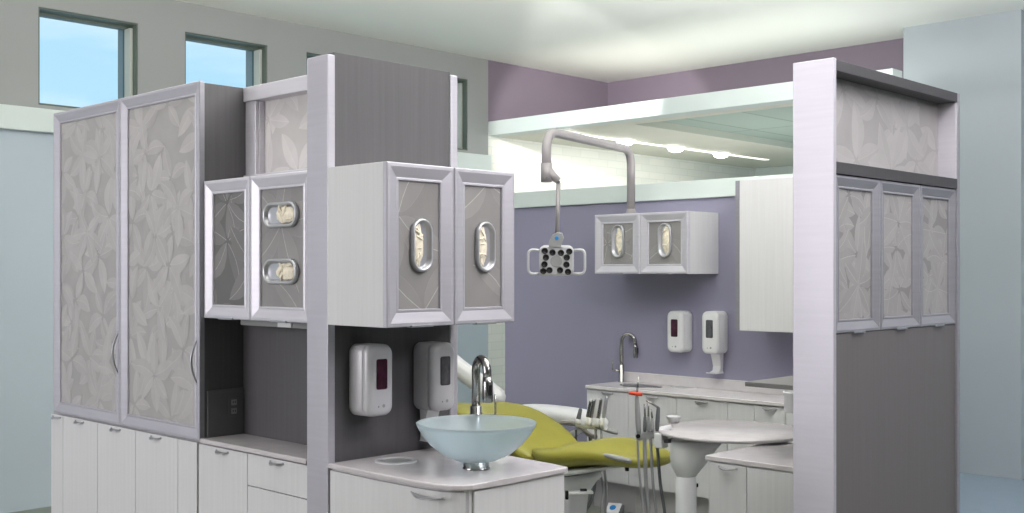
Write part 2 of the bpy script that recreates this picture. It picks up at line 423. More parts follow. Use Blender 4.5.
# wall (column) on the right
wallbox('wall_right', 'colpaint', 9.2, 9.6, 3.30, 4.27, 0, CEIL)
wallbox('wall_right_rear', 'wallblue', 9.45, 9.75, -5, 3.30, 0, CEIL)
# purple partition wall behind the treatment area
struct(MB().box(6.43, 6.56, 2.85, y_at(505, 6.43), 0, 2.156, .002).build('wall_partition', M['purple']))
struct(MB().box(6.405, 6.585, 2.85, y_at(505, 6.43)+.01, 2.156, 2.278, .004).build('trim_3', M['mint']))
# downlights over the tiled wall
for k, x in enumerate((8.13, 9.0, 9.87, 10.73)):
    lb = ('brightest ceiling downlight, partly behind the overhead lamp arm', 'ceiling downlight just right of the bent lamp arm', 'middle ceiling downlight over the white tiled wall', 'farthest ceiling downlight, nearest the tall white cabinet')[k]
    t = thing('downlight', lb, 'ceiling light', (x, 7.12, 2.985), 0, 'downlights over the tiled wall')
    MB().lathe([(.085, 0), (.105, 0), (.105, -.010), (.09, -.012), (.085, -.002)], n=24).build('trim_ring', M['white'], t)
    MB().lathe([(.085, -.002), (.083, -.02), (.068, -.038), (.04, -.048), (.001, -.052)], n=24).build('lens', M['lamp'], t)
tag(MB().box(7.95, 11.7, 7.09, 7.15, 2.978, 2.9845, 0).build('light_strip', M['strip']), 'thin glowing ceiling strip that joins the row of downlights', 'light strip')

# ================================================================== LEFT RUN (faces -X), front plane x = 2.66
XF = 2.66
YT0, YT1 = y_at(199.5, XF), y_at(53.5, XF)          # tall cabinet: near / far ends
W = YT1-YT0
t = thing('tall_cabinet', 'tall grey cabinet with two full-height frosted leaf-pattern doors', 'cabinet', (XF, YT1, 0), A90)
MB().box(0, W, .022, .46, .884, TOP, .002).build('carcass', M['dark'], t)
MB().box(W-.001, W+.003, .0, .024, .884, TOP, .001).build('edge_strip', M['alud'], t)
xm = YT1-y_at(120, XF)
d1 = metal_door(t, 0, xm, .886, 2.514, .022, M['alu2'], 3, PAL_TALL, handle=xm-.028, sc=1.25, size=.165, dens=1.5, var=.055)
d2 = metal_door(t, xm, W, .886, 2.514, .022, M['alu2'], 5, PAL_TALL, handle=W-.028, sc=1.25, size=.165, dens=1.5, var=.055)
# base cabinets below it
HB = .878
def base_cab(x0, y1, w, depth, label, fronts, group, kick=.1, h=HB, z0=None, kz=.0):
    o = thing('base_cabinet', label, 'cabinet', (x0, y1, 0), A90, group)
    z0 = kick if z0 is None else z0
    MB().box(.001, w-.001, 0, depth, z0, h, .001).build('carcass', M['lam'], o)
    MB().box(.001, w-.001, .06, depth, 0, z0, 0).build('toe_kick', M['kick'], o)
    for f in fronts: slab(o, f[0], f[1], f[2], f[3], 0, handle=f[4], name=f[5])
    return o
us = [53.5, 65.4, 100, 138, 180.5, 199.7]
lbls = ['narrow white pull-out at the far left under the tall cabinet', 'white base cabinet second from left under tall cabinet', 'white base cabinet under the meeting edge of the tall doors', 'white base cabinet fourth from left under tall cabinet', 'handleless narrow white filler cabinet at right end under tall cabinet']
for i in range(5):
    ya, yb = y_at(us[i], XF+.02), y_at(us[i+1], XF+.02)
    base_cab(XF+.025, ya, ya-yb, .43, lbls[i], [(0, ya-yb, .1, HB, None if i == 4 else 'crescent', 'door')], 'white base cabinets under the tall cabinet')
# recess run between tall cabinet and partition post
YP = 3.728; XR = 2.885
ya, yb = y_at(200.3, XF+.02), y_at(249.2, XF+.02)
base_cab(XF+.03, ya, ya-yb, .194, 'white base cabinet under left end of recessed worktop beside tall cabinet', [(0, ya-yb, .1, HB-.004, 'crescent', 'door')], 'white base cabinets under the recessed worktop')
zd = at_x(250, 485.2, XF+.02).z
base_cab(XF+.03, yb, yb-YP-.001, .194, 'white drawer unit under recessed worktop next to the silver post', [(0, yb-YP-.001, zd, HB-.004, 'crescent', 'drawer'), (0, yb-YP-.001, .1, zd, None, 'door')], 'white base cabinets under the recessed worktop')
t = MB().prism([(XF, YP+.001), (XR, YP+.001), (XR, YT0-.004), (XF, YT0-.004)], HB+.001, .9, .004).build('worktop', M['stone']); tag(t, 'pale worktop in the recess left of the silver post', 'worktop')
# back panel of the recess with the leaf transom above
LW = YT0-YP
t = thing('divider_panel', 'dark recess back panel with silver-framed pale leaf transom on top', 'panel', (XR, YT0-.003, 0), A90)
MB().box(0, LW-.004, 0, .08, .0, 2.06, .001).build('backing', M['dark'], t)
mb = MB(); mb.box(0, LW-.004, .0, .09, 2.44, TOP, .003); mb.box(0, LW-.004, .0, .09, 2.06, 2.10, .003); mb.box(0, .085, .012, .09, 2.10, 2.44, .003); mb.box(.085, .09, .03, .09, 2.10, 2.44, .001)
mb.build('transom_frame', M['alu'], t)
leaf_panel(t, .09, LW-.004, 2.10, 2.44, .06, *PAL_LIGHT, 8, size=.17, dens=1.6, var=.05)
# upper cabinet over the recess
ZU0, ZU1 = 1.443, 2.06
t = thing('upper_cabinet', 'left silver-framed upper cabinet with two horizontal glove ports', 'cabinet', (XF+.02, YT0-.004, 0), A90)
UW = LW-.006; um = YT0-.004-y_at(250, XF+.02)
MB().box(0.002, UW, .0225, XR-XF-.022, ZU0+.004, ZU1-.004, .001).build('carcass', M['lam'], t)
metal_door(t, 0, um-.001, ZU0, ZU1, .022, M['alu'], 11, PAL_DARK, handle='strip', sc=1.25, size=.19, dens=2.4, var=.14)
pm = (um+UW)/2
metal_door(t, um+.001, UW, ZU0, ZU1, .022, M['alu'], 12, PAL_MID, handle='strip', sc=1.25, size=.24, dens=.9, var=.03, ports=[(pm+.0, 1.888, .122, .053), (pm+.0, 1.652, .122, .053)])
gloves('glove_wad', 'cream gloves bunched in the upper horizontal port of left cabinet', t, pm+.036, 1.888, .017, .068, .034, 1, 'gloves in the cabinet ports')
gloves('glove_wad', 'cream gloves bunched in the lower horizontal port of left cabinet', t, pm+.036, 1.652, .017, .068, .034, 2, 'gloves in the cabinet ports')
mb = MB(); mb.box(0, .25, .03, .06, 1.0, 1.03)
t = thing('under_cabinet_light', 'slim grey light fitting under the left upper cabinet', 'light fitting', (2.80, y_at(246, 2.80), 1.44), A90)
L_ = y_at(246, 2.80)-YP-.01
MB().box(0, L_, -.03, .03, -.028, -.001, .005).build('housing', M['greyp'], t); MB().box(.30, .40, -.036, -.03, -.026, -.004, .001).build('switch', M['white'], t)
# outlet box on the tall cabinet's side
t = thing('outlet_panel', 'grey panel with a power outlet at the back corner of recess', 'outlet', (0, 0, 0))
ysd = YT0-.001
zt = at_y(203, 391, ysd).z
MB().box(2.695, 2.882, ysd-.012, ysd-.0005, .902, zt, .002).build('plate', M['dkgrey'], t)
xo = x_at(232, ysd); MB().box(xo-.028, xo+.028, ysd-.016, ysd-.012, .985, 1.075, .002).build('cover', M['dkgrey'], t)
for z in (1.01, 1.05):
    o = MB().box(xo-.014, xo+.014, ysd-.0185, ysd-.016, z-.013, z+.013, .001).build('socket', M['greyp'], t)
    mb = MB(); mb.box(xo-.007, xo-.004, ysd-.0192, ysd-.0185, z-.004, z+.006, 0); mb.box(xo+.004, xo+.007, ysd-.0192, ysd-.0185, z-.004, z+.006, 0); mb.build('socket_slot', M['black'], o)

# ================================================================== SINK PARTITION (faces -Y)
YS = 3.588; X0 = 2.664; X1 = 3.362
t = thing('partition', 'tall dark laminate partition behind the glass sink, silver end posts', 'partition', (X0, YS, 0))
PW = X1-X0
MB().box(.036, PW-.042, .006, .13, 0, TOP+.012, .001).build('panel', M['dark'], t)
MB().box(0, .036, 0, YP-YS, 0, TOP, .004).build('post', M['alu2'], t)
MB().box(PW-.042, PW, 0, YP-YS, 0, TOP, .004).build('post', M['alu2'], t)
# upper cabinet over the sink
YUF = 3.226
t = thing('upper_cabinet', 'white-sided upper cabinet over the glass sink, two vertical glove ports', 'cabinet', (X0, YUF, 0))
UWs = 3.345-X0
MB().box(0, UWs, .0225, YS-YUF-.001, ZU0, ZU1, .0015).build('carcass', M['lam'], t)
xm = 3.005-X0
ports = []
for i, (a, b) in enumerate(((0.0, xm-.001), (xm+.001, UWs))):
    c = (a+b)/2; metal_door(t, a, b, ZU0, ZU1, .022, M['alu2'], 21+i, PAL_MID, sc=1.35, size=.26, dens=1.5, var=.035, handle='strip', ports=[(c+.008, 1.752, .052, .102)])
    gloves('glove_wad', 'cream gloves in the %s vertical port above the glass sink' % ('left', 'right')[i], t, c-.008, 1.752, .017, .024, .078, 4+i, 'gloves in the cabinet ports')
# sink base cabinet
poly_top = [(2.664, 3.587), (2.655, 3.27), (2.66, 3.06), (2.672, 2.955), (2.69, 2.905), (2.715, 2.875), (2.75, 2.858), (2.90, 2.853), (3.242, 2.851), (3.262, 2.862), (3.275, 2.95), (3.292, 3.19), (3.30, 3.587)]
cx_, cy_ = 2.98, 3.3
poly_in = [(x+(.02 if x < 2.75 else (-.012 if x > 3.2 else 0)), y+(.018 if y < 2.96 else 0)) for x, y in poly_top]
t = thing('sink_cabinet', 'white sink cabinet with curved pale top corner under glass bowl', 'cabinet', (0, 0, 0))
MB().prism(poly_in, .0, HB, .0).build('carcass', M['lam'], t)
path = [(2.670, 3.58), (2.660, 3.27), (2.666, 3.06), (2.679, 2.957), (2.696, 2.911), (2.716, 2.887), (2.734, 2.877)]
def front(z0, z1, name, path=path, th=.014):
    mb = MB(); rings = []
    for i, p in enumerate(path):
        a = Vector(path[max(0, i-1)]); b = Vector(path[min(len(path)-1, i+1)]); d = (b-a).normalized(); n = Vector((-d.y, d.x))*(-1)
        if n.x > .3 or n.y > .9: n = -n
        q = Vector(p)-n*th
        rings.append([(p[0], p[1], z0), (p[0], p[1], z1), (q.x, q.y, z1), (q.x, q.y, z0)])
    mb.loft(rings, False); return mb.build(name, M['lam'], t)
o = front(.46, HB-.006, 'drawer')
hb = MB(); 
ph = (y_at(410, 2.668)+y_at(446, 2.668))/2
crescent(hb, 0, .838, 0, .18, .036, .008); hd = hb.build('handle', M['steel'], o)
hd.location = (2.669, ph, .018); hd.rotation_euler = (0, 0, A90)
front(.1, .456, 'door')
MB().box(2.765, 3.245, 2.864, 2.874, .1, HB-.006, .0015).build('side_panel', M['lam'], t)
t = thing('worktop', 'glossy pale rounded countertop carrying the glass bowl sink', 'worktop', (0, 0, 0))
MB().prism(poly_top, HB+.001, .9, .006, 3).build('slab', M['stone'], t)
hc = at_z(396, 461, .9)
MB().lathe([(.085, .0), (.083, .004), (.066, .005), (.064, -.0), (.062, -.002)], (hc.x, hc.y, .9), 32).build('waste_ring', M['silver'], t)
MB().disc_prof(.064, .0002, .0012, (hc.x, hc.y, .9), .0003).build('waste_opening', M['greyp'], t)
# glass vessel sink
bc = Vector((2.983, 3.08, .9005))
t = thing('vessel_sink', 'round frosted aqua glass bowl sink on a metal ring', 'sink', bc)
pr = [(.03, .029), (.08, .034), (.132, .058), (.177, .095), (.208, .132), (.225, .162), (.230, .176), (.2265, .178), (.219, .165), (.201, .136), (.170, .101), (.126, .066), (.075, .044), (.03, .040), (.001, .040)]
MB().lathe([(.001, .030)]+pr, n=56).build('bowl', M['glass'], t)
MB().lathe([(.001, .0), (.052, .0), (.053, .003), (.050, .006), (.048, .030), (.040, .0315), (.001, .0315)], n=40).build('mounting_ring', M['chrome'], t)
MB().lathe([(.001, .044), (.026, .044), (.028, .042), (.028, .0405), (.001, .0405)], n=24).build('drain', M['chrome'], t)
def faucet(loc, yaw, label, h, r, reach, lever, bh=.07):
    """gooseneck tap; spout bends towards local -y"""
    t = thing('faucet', label, 'faucet', loc, yaw)
    MB().lathe([(.001, 0), (r*1.75, 0), (r*1.75, .004), (r*1.5, .008), (r*1.42, bh), (r*1.05, bh+.004), (.001, bh+.004)], n=24).build('base', M['chrome'], t)
    pts = [(0, 0, bh-.01), (0, 0, h-reach/2)]
    for k in range(1, 17):
        a = PI*k/16; pts.append((0, -reach/2+reach/2*math.cos(a), h-reach/2+reach/2*math.sin(a)))
    pts.append((0, -reach-.002, h-reach/2-.025))
    MB().tube(pts, r, 16).build('neck', M['chrome'], t)
    sp = MB().tube([(0, -reach-.002, h-reach/2-.02), (0, -reach-.004, h-reach/2-.04), (0, -reach-.006, h-reach/2-.10), (0, -reach-.006, h-reach/2-.118)], [r*1.05, r*1.2, r*1.28, r*1.1], 16).build('spray_head', M['chrome'], t)
    MB().box(-r*.5, r*.5, -reach-.006-r*1.36, -reach-.004-r*.8, h-reach/2-.09, h-reach/2-.045, .003).build('button', M['black'], sp)
    lv = MB(); sx, sy = lever[0]; lz = bh-.04
    lv.tube([(0, 0, lz), (sx*.6, sy*.6, lz), (sx, sy, lz)], [r*lever[2], r*lever[2]*.9, r*lever[2]*.7], 12); lv.tube([(sx, sy, lz), (sx, sy, lz+lever[1])], .0042, 10)
    lv.build('lever', M['chrome'], t); return t
fp = ray(476)*4.56
faucet((fp.x, fp.y, .9), TH-PI/2+math.radians(28), 'tall chrome gooseneck faucet behind the glass bowl sink', .40, .0175, .10, ((.088, 0), .085, .3), .205)

# ------------------------------------------------------------------ dispensers (local: back at y=0, front at -y, x centred, z from bottom)
def rrect(x0, x1, z0, z1, r, n=5):
    p = []
    for cx, cz, a0 in ((x1-r, z1-r, 0), (x0+r, z1-r, PI/2), (x0+r, z0+r, PI), (x1-r, z0+r, 1.5*PI)):
        for k in range(n+1): a = a0+PI/2*k/n; p.append((cx+r*math.cos(a), cz+r*math.sin(a)))
    return p
def dispenser(name, label, loc, rotz, win, body, tray, group):
    t = thing(name, label, 'dispenser', loc, rotz, group); w, h, dp = .132, .285, .13
    def ring(ins, y, r): return [(p[0], y, p[1]) for p in rrect(-w/2+ins, w/2-ins, ins, h-ins, r)]
    MB().loft([ring(.006, 0, .03), ring(.0, -.012, .034), ring(.0, -.088, .034), ring(.002, -.0915, .034)]).build('housing', body, t)
    mb = MB(); rings = []
    for ins, y, r in ((.002, -.092, .034), (.0, -.095, .034), (.001, -.112, .036), (.005, -.122, .036), (.013, -.128, .034), (.024, -.130, .026)): rings.append(ring(ins, y, r))
    mb.loft(rings); mb.build('cover', body, t)
    mb = MB(); mb.loft([[(p[0], -.1285, p[1]) for p in rrect(-.025, .029, .108, .228, .008)], [(p[0], -.1325, p[1]) for p in rrect(-.025, .029, .108, .228, .008)], [(p[0], -.1335, p[1]) for p in rrect(-.022, .026, .111, .225, .006)]])
    mb.build('window', win, t)
    Mx = Matrix.Rotation(PI/2, 4, 'X')
    MB().disc_prof(.007, 0, .0012, (.012, -.130, .042), .0003, 18, Mx).build('mark', M['greyp'], t)
    MB().disc_prof(.003, 0, .0012, (-.014, -.130, .040), .0003, 12, Mx).build('indicator', M['dkgrey'], t)
    if tray:
        mb = MB(); rr = []
        for z, hw, y0, y1 in ((.004, .036, -.012, -.062), (-.03, .034, -.012, -.052), (-.085, .030, -.010, -.040), (-.115, .030, -.010, -.046), (-.128, .034, -.012, -.080), (-.132, .038, -.012, -.108)):
            rr.append([(-hw, y0, z), (hw, y0, z), (hw, y1, z), (-hw, y1, z)])
        mb.loft(rr, False); mb.build('drip_tray', M['white'], t)
        mb = MB(); mb.tube([(p[0], -.108+.0, -.128+p[1]*.0) for p in ((-.037, 0), (.037, 0))], .004, 8); mb.build('tray_lip', M['white'], t)
    return t
dispenser('soap_dispenser', 'silver soap dispenser with maroon window on the dark sink partition', (2.832, YS+.0055, 1.078), 0, M['maroon'], M['silver'], False, 'wall dispensers')
dispenser('sanitizer_dispenser', 'grey dispenser with smoky window and drip tray behind glass bowl', (3.172, YS+.0055, 1.07), 0, M['smoke'], M['silver'], True, 'wall dispensers')
XW = 6.43
ya = y_at(680.5, XW-.055); yb = y_at(715.5, XW-.055)
dispenser('soap_dispenser', 'white soap dispenser with maroon window on the purple wall', (XW, ya, at_x(683, 352.5, XW-.08).z), A90, M['maroon'], M['white'], False, 'wall dispensers')
dispenser('sanitizer_dispenser', 'white dispenser with grey window and drip tray on purple wall', (XW, yb, at_x(717, 354, XW-.08).z), A90, M['smoke'], M['white'], True, 'wall dispensers')

# ================================================================== RIGHT UNIT (faces -Y)
RX0, RY = 4.115, 2.199; RX1 = x_at(960, RY); RW = RX1-RX0; RD = .184
t = thing('tall_divider', 'tall dark divider on the right with three leaf doors and transom', 'divider', (RX0, RY, 0))
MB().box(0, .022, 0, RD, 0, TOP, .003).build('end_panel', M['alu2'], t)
MB().box(RW-.03, RW, 0, RD, 0, TOP-.005, .003).build('post', M['alud'], t)
mb = MB(); mb.box(.022, RW-.03, .0, RD, 2.457, TOP-.006, .002); mb.box(.022, RW-.03, .0, RD, 2.045, 2.093, .002); mb.build('rail', M['rail'], t)
leaf_panel(t, .022, RW-.03, 2.093, 2.457, .09, *PAL_RTOP, 31, size=.2, dens=1.7, var=.06)
MB().box(RW-.036, RW-.0302, .004, .09, 2.0935, 2.4565, .001).build('jamb_lit', M['alu'], t)  # lighter metal puts the lit look of the post's inner side into colour
zb = 1.402
MB().box(.022, RW-.03, .03, RD, zb, 2.045, .001).build('carcass', M['dark'], t)
MB().box(.022, RW-.03, .012, RD, 0, zb-.002, .001).build('lower_panel', M['dark2'], t)
xs = [.024, x_at(882.2, RY)-RX0, x_at(922, RY)-RX0, RW-.03]
for i in range(3): metal_door(t, xs[i]+.001, xs[i+1]-.001, zb, 2.043, .03, M['alud'], 41+i, PAL_RIGHT, handle='lip', size=.16, dens=3.6, var=.06, sc=1.1)

# ================================================================== BACK WALL FURNITURE (faces -X)
XC = 6.02; YL = 5.12; ZC = .857
us = [585.3, 629.5, 677.4, 728, 755.5, 786, 815]
lb = ['white base cabinet at far left below the rear chrome faucet', 'white base cabinet second from left behind the red-tipped syringe', 'white base cabinet of rear counter below the maroon-window dispenser', 'handleless narrow white panel unit of the rear counter', 'white base cabinet of rear counter under the grey shelf', 'rightmost white base cabinet of the rear counter beside the silver post']
for i in range(6):
    ya, yb = (YL-.006 if i == 0 else y_at(us[i], XC+.02)), y_at(us[i+1], XC+.02)
    base_cab(XC+.03, ya, ya-yb, .37, lb[i], [(0, ya-yb, .2, ZC-.028, None if i == 3 else 'crescent', 'door')], 'white base cabinets under the rear counter', h=ZC-.024, z0=.2)
YE = y_at(815, XC+.02)
t = thing('rear_counter', 'long pale rear countertop with low backsplash along purple wall', 'worktop', (XC, YL, 0), A90)
MB().box(0, YL-YE, 0, .409, ZC-.023, ZC, .004).build('slab', M['stone_lit'], t)
MB().box(.0, YL-YE, .391, .409, ZC, ZC+.072, .003).build('backsplash', M['stone_lit'], t)
p = at_z(641, 386, ZC); lx = YL-p.y
MB().lathe([(1.0, .0), (1.0, .002), (.93, .0025), (.9, .0005)], (lx+.0, p.x-XC, ZC), 32, Matrix.Diagonal((.17, .10, 1, 1))).build('basin_rim', M['chrome'], t)
MB().disc_prof(.9, .0002, .001, (lx, p.x-XC, ZC), .0003, 32, Matrix.Diagonal((.17, .10, 1, 1))).build('basin', M['dkgrey'], t)
p = at_z(684, 387.5, ZC)
MB().lathe([(.085, .0), (.083, .004), (.066, .005), (.064, .0)], (YL-p.y, p.x-XC, ZC), 28).build('waste_ring', M['silver'], t)
MB().disc_prof(.064, .0002, .0012, (YL-p.y, p.x-XC, ZC), .0003).build('waste_opening', M['greyp'], t)
fp = at_z(621.5, 382, ZC)
faucet((fp.x, fp.y, ZC), math.radians(22), 'brushed nickel gooseneck faucet on the rear counter', .345, .0135, .10, ((-.024, .060), .075, .75), .125)
# small wall cabinet carrying the lamp
XS = 6.076
yl, yr = y_at(594.6, XS), y_at(688, XS)
t = thing('wall_cabinet', 'small white wall cabinet on purple wall with two glove ports', 'cabinet', (XS, yl, 0), A90)
CW = yl-yr; z0, z1 = 1.637, 2.05
MB().box(0, CW, .0225, XW-XS-.001, z0, z1, .0015).build('carcass', M['lam'], t)
cm = yl-y_at(639.5, XS)
for i, (a, b) in enumerate(((0, cm-.001), (cm+.001, CW))):
    c = (a+b)/2+.005; metal_door(t, a, b, z0, z1, .022, M['alu'], 51+i, PAL_MID, size=.22, dens=.8, var=.02, handle='strip', ports=[(c, 1.862, .054, .115)], sc=1.35)
    gloves('glove_wad', 'cream gloves in the %s port of small cabinet on purple wall' % ('left', 'right')[i], t, c+.012, 1.862, .017, .030, .088, 7+i, 'gloves in the cabinet ports')
# tall white wall cabinet
yl = y_at(735.3, XS)
t = thing('wall_cabinet', 'tall plain white wall cabinet with silver edge beside the right divider', 'cabinet', (XS, yl, 0), A90)
za, zb_ = at_x(741, 330.5, XS).z, at_x(741, 180.5, XS).z
w_ = yl-y_at(812, XS)
MB().box(0.0, w_, .021, XW-XS-.001, za, zb_, .0015).build('carcass', M['lam'], t)
MB().box(0, .03, 0, .02, za, zb_, .002).build('edge_strip', M['alud'], t)
MB().box(.031, w_, 0, .02, za, zb_, .0015).build('door', M['lam'], t)
# overhead treatment lamp
t = thing('treatment_lamp', 'ceiling-height taupe arm carrying a square dental treatment lamp', 'lamp', (0, 0, 0))
pb = at(631, 212, 7.894); zt_ = 2.507
pa = at(546.5, 131, 6.83)
top1 = Vector((pb.x, pb.y, zt_)); top2 = Vector((pa.x, pa.y, zt_))
low = Vector((pa.x, pa.y, at(541, 178, 6.83).z))
MB().tube(fillet([Vector((pb.x, pb.y, 2.052)), top1, top2, low], .12, 8), .029, 16).build('arm', M['taupe'], t)
MB().lathe([(.001, 0), (.055, 0), (.055, .01), (.035, .016), (.029, .04), (.001, .04)], (pb.x, pb.y, 2.0515), 24).build('base_flange', M['taupe'], t)
MB().tube([low+Vector((0, 0, .09)), low+Vector((0, 0, -.025))], .034, 16).build('joint', M['taupe'], t)
e2 = at(558.5, 183, 6.83); s2 = low+Vector((0, 0, .055))
MB().tube([s2, (s2+e2)/2, e2+Vector((0, 0, .012))], [.031, .027, .021], 14).build('link', M['taupe'], t)
k0 = at(557, 237, 6.83)
MB().tube([e2, k0], .0135, 12).build('rod', M['taupe'], t)
# lamp head: local frame facing the viewer-ish, slightly turned
HC = at(556.5, 260.5, 6.83)
hd = D.objects.new('lamp_head', None)
def head_mat():
    return Matrix.Translation(HC) @ Matrix.Rotation(TH-PI/2-math.radians(4), 4, 'Z') @ Matrix.Rotation(math.radians(8), 4, 'X')
HM = head_mat()
def hbuild(mb, name, mat, par): 
    mb.v = [tuple(HM @ Vector(p)) for p in mb.v]; return mb.build(name, mat, par)
def rr3(x0, x1, z0, z1, r, y): return [(p[0], y, p[1]) for p in rrect(x0, x1, z0, z1, r)]
mb = MB(); mb.loft([rr3(-.085, .085, -.075, .075, .03, .05), rr3(-.103, .103, -.09, .09, .035, .03), rr3(-.106, .106, -.092, .092, .035, -.01), rr3(-.100, .100, -.086, .086, .03, -.022), rr3(-.09, .09, -.076, .076, .025, -.02)])
head = hbuild(mb, 'lamp_head', M['silver'], t)
Mx = Matrix.Rotation(PI/2, 4, 'X')
LED = [(-.070, .062), (-.023, .052), (.028, .050), (.078, .058), (-.063, .022), (.063, .022), (-.072, -.020), (.061, -.022), (-.080, -.062), (-.042, -.056), (.022, -.056), (.070, -.066)]
for x, z in LED:
    mb = MB(); mb.lathe([(.001, .0), (.0185, .0), (.0195, .004), (.0185, .006), (.015, .003), (.001, .0015)], (x, -.0215, z), 20, Mx); hbuild(mb, 'lens', M['black'], head)
mb = MB(); mb.disc_prof(.036, 0, .004, (0, -.021, -.002), .002, 28, Mx); hbuild(mb, 'centre_cap', M['greyp'], head)
for sg in (-1, 1):
    mb = MB(); mb.tube(fillet([(sg*.098, .0, .062), (sg*.172, -.01, .070), (sg*.172, -.01, -.082), (sg*.098, .0, -.080)], .05, 7), .0082, 12); hbuild(mb, 'handle', M['silver'], head)
mb = MB(); mb.loft([[(p[0], y, p[1]) for p in [(-.045, .085), (.03, .085), (.03, .10), (.045, .135), (.035, .165), (.005, .172), (-.025, .155), (-.045, .115)]] for y in (-.03, .03)], False)
yk = hbuild(mb, 'yoke', M['greyp'], t)
mb = MB(); mb.disc_prof(.012, 0, .003, (.003, -.03, .140), .001, 18, Mx); hbuild(mb, 'badge', M['blue'], yk)
for p_ in (low+Vector((0, 0, -.005)),):
    q = p_-FW*.034; MB().disc_prof(.008, -.003, .003, q, .001, 14, Matrix.Rotation(TH-PI/2, 4, 'Z') @ Mx).build('bolt', M['dkgrey'], t)
q = e2-FW*.018+Vector((0, 0, .004)); MB().disc_prof(.009, -.003, .003, q, .001, 14, Matrix.Rotation(TH-PI/2, 4, 'Z') @ Mx).build('bolt', M['dkgrey'], t)

# ================================================================== DENTAL CHAIR (axis along Y, head towards +Y)
CXc = 5.08
t = thing('dental_chair', 'lime green reclined dental chair on white base behind glass bowl', 'chair', (CXc, 4.45, 0))
def cushion(secs, name, mat, parent, n=20, pw=2.6, base=(CXc, 4.45)):
    """secs: (y, z_centre, half_width, half_thickness, tilt, crown) sections along the chair"""
    rings = []
    for (y, z, hw, ht, tilt, crown) in secs:
        ring = []
        for k in range(n):
            a = 2*PI*k/n; c, s_ = math.cos(a), math.sin(a)
            x = hw*math.copysign(abs(c)**(2/pw), c); q = ht*math.copysign(abs(s_)**(2/pw), s_)
            q += crown*(abs(x)/max(hw, 1e-4))**2*(1 if s_ > 0 else .6)
            ring.append((x, y-math.sin(tilt)*q, z+math.cos(tilt)*q))
        rings.append(ring)
    mb = MB(); mb.loft(rings); o = mb.build(name, mat, parent)
    sd = o.modifiers.new('smooth', 'SUBSURF'); sd.levels = 1; sd.render_levels = 1
    return o
# seat and leg rest in one sweep (hip at +y, toe at -y); coordinates relative to the chair root (y=4.45)
cushion([(.17, .55, .08, .015, 0, 0), (.15, .548, .17, .036, 0, .04), (.07, .535, .25, .05, 0, .05), (-.03, .535, .285, .062, -.05, .045), (-.15, .57, .285, .074, -.10, .02), (-.26, .605, .275, .078, -.05, 0), (-.36, .615, .25, .072, .05, 0), (-.48, .61, .225, .06, .08, 0), (-.62, .602, .19, .05, .08, 0), (-.68, .597, .13, .036, .08, 0), (-.70, .595, .07, .016, .08, 0)], 'seat_cushion', M['lime'], t)
cushion([(.06, .50, .12, .015, .4, 0), (.10, .505, .25, .05, .4, .03), (.24, .58, .30, .075, .45, .03), (.42, .665, .31, .07, .42, .03), (.60, .725, .305, .055, .3, .03), (.76, .752, .28, .045, .15, .02), (.86, .76, .18, .035, .05, .01), (.89, .762, .06, .012, 0, 0)], 'backrest', M['lime'], t)
cushion([(.85, .745, .05, .02, .0, 0), (.88, .745, .11, .035, .0, .01), (.98, .745, .125, .038, .0, .01), (1.08, .74, .11, .036, .0, .01), (1.11, .74, .05, .015, .0, 0)], 'headrest', M['lime'], t)
cushion([(.28, .49, .12, .012, 0, 0), (.22, .48, .25, .022, 0, .0), (.0, .465, .275, .028, 0, .0), (-.18, .495, .255, .026, -.15, 0), (-.36, .535, .19, .018, -.1, 0), (-.44, .545, .08, .01, 0, 0)], 'seat_shell', M['white'], t)
cushion([(.20, .48, .10, .012, .45, 0), (.28, .51, .22, .02, .45, .02), (.5, .62, .25, .02, .4, .02), (.74, .69, .22, .02, .2, .02), (.80, .70, .1, .01, .1, 0)], 'back_shell', M['white'], t)
# grey-edged slot at the leg rest side
cushion([(-.20, .598, .012, .010, 0, 0), (-.24, .598, .02, .014, 0, 0), (-.40, .585, .02, .014, 0, 0), (-.44, .583, .012, .01, 0, 0)], 'side_rail', M['greyp'], t).location = (-.205, -.2, .03)
mb = MB(); mb.loft([[(p[0], p[1], z) for p in rrect(-.16*s_, .16*s_, -.2*s_+o_, .2*s_+o_, .05)] for z, s_, o_ in ((.455, 1., .05), (.42, 1., .05), (.40, .9, .05), (.33, .75, .06), (.31, .72, .06), (.12, .7, .08), (.1, .9, .08))])
mb.build('lift_column', M['white'], t)
mb = MB(); mb.loft([[(p[0], p[1], z) for p in rrect(-.26+i, .26-i, -.42+i, .50-i, .12)] for z, i in ((0, 0), (.06, 0), (.085, .01), (.10, .04))])
mb.build('base_plate', M['white'], t)
lv = at(580, 492.5, 6.45)-Vector((CXc, 4.45, 0))
LM = Matrix.Translation(lv) @ Matrix.Rotation(TH-PI/2+.12, 4, 'Z')
mb = MB(); mb.box(-.075, .075, -.02, .03, -.008, .008, .004); mb.v = [tuple(LM @ Vector(p)) for p in mb.v]; lever_o = mb.build('foot_lever', M['white'], t)
mb = MB(); mb.box(-.088, -.07, -.024, .0, -.035, .014, .003); mb.v = [tuple(LM @ Vector(p)) for p in mb.v]; mb.build('rubber_stop', M['black'], lever_o)
mb = MB(); mb.box(.0, .04, -.012, .012, .006, .022, .005); mb.v = [tuple(LM @ Vector(p)) for p in mb.v]; mb.build('rubber_stop', M['black'], lever_o)
q = at(627, 467.5, 6.55)-Vector((CXc, 4.45, 0)); MB().tube([q+Vector((0, 0, .02)), q-Vector((0, 0, .02))], .012, 10).build('knob', M['black'], t)

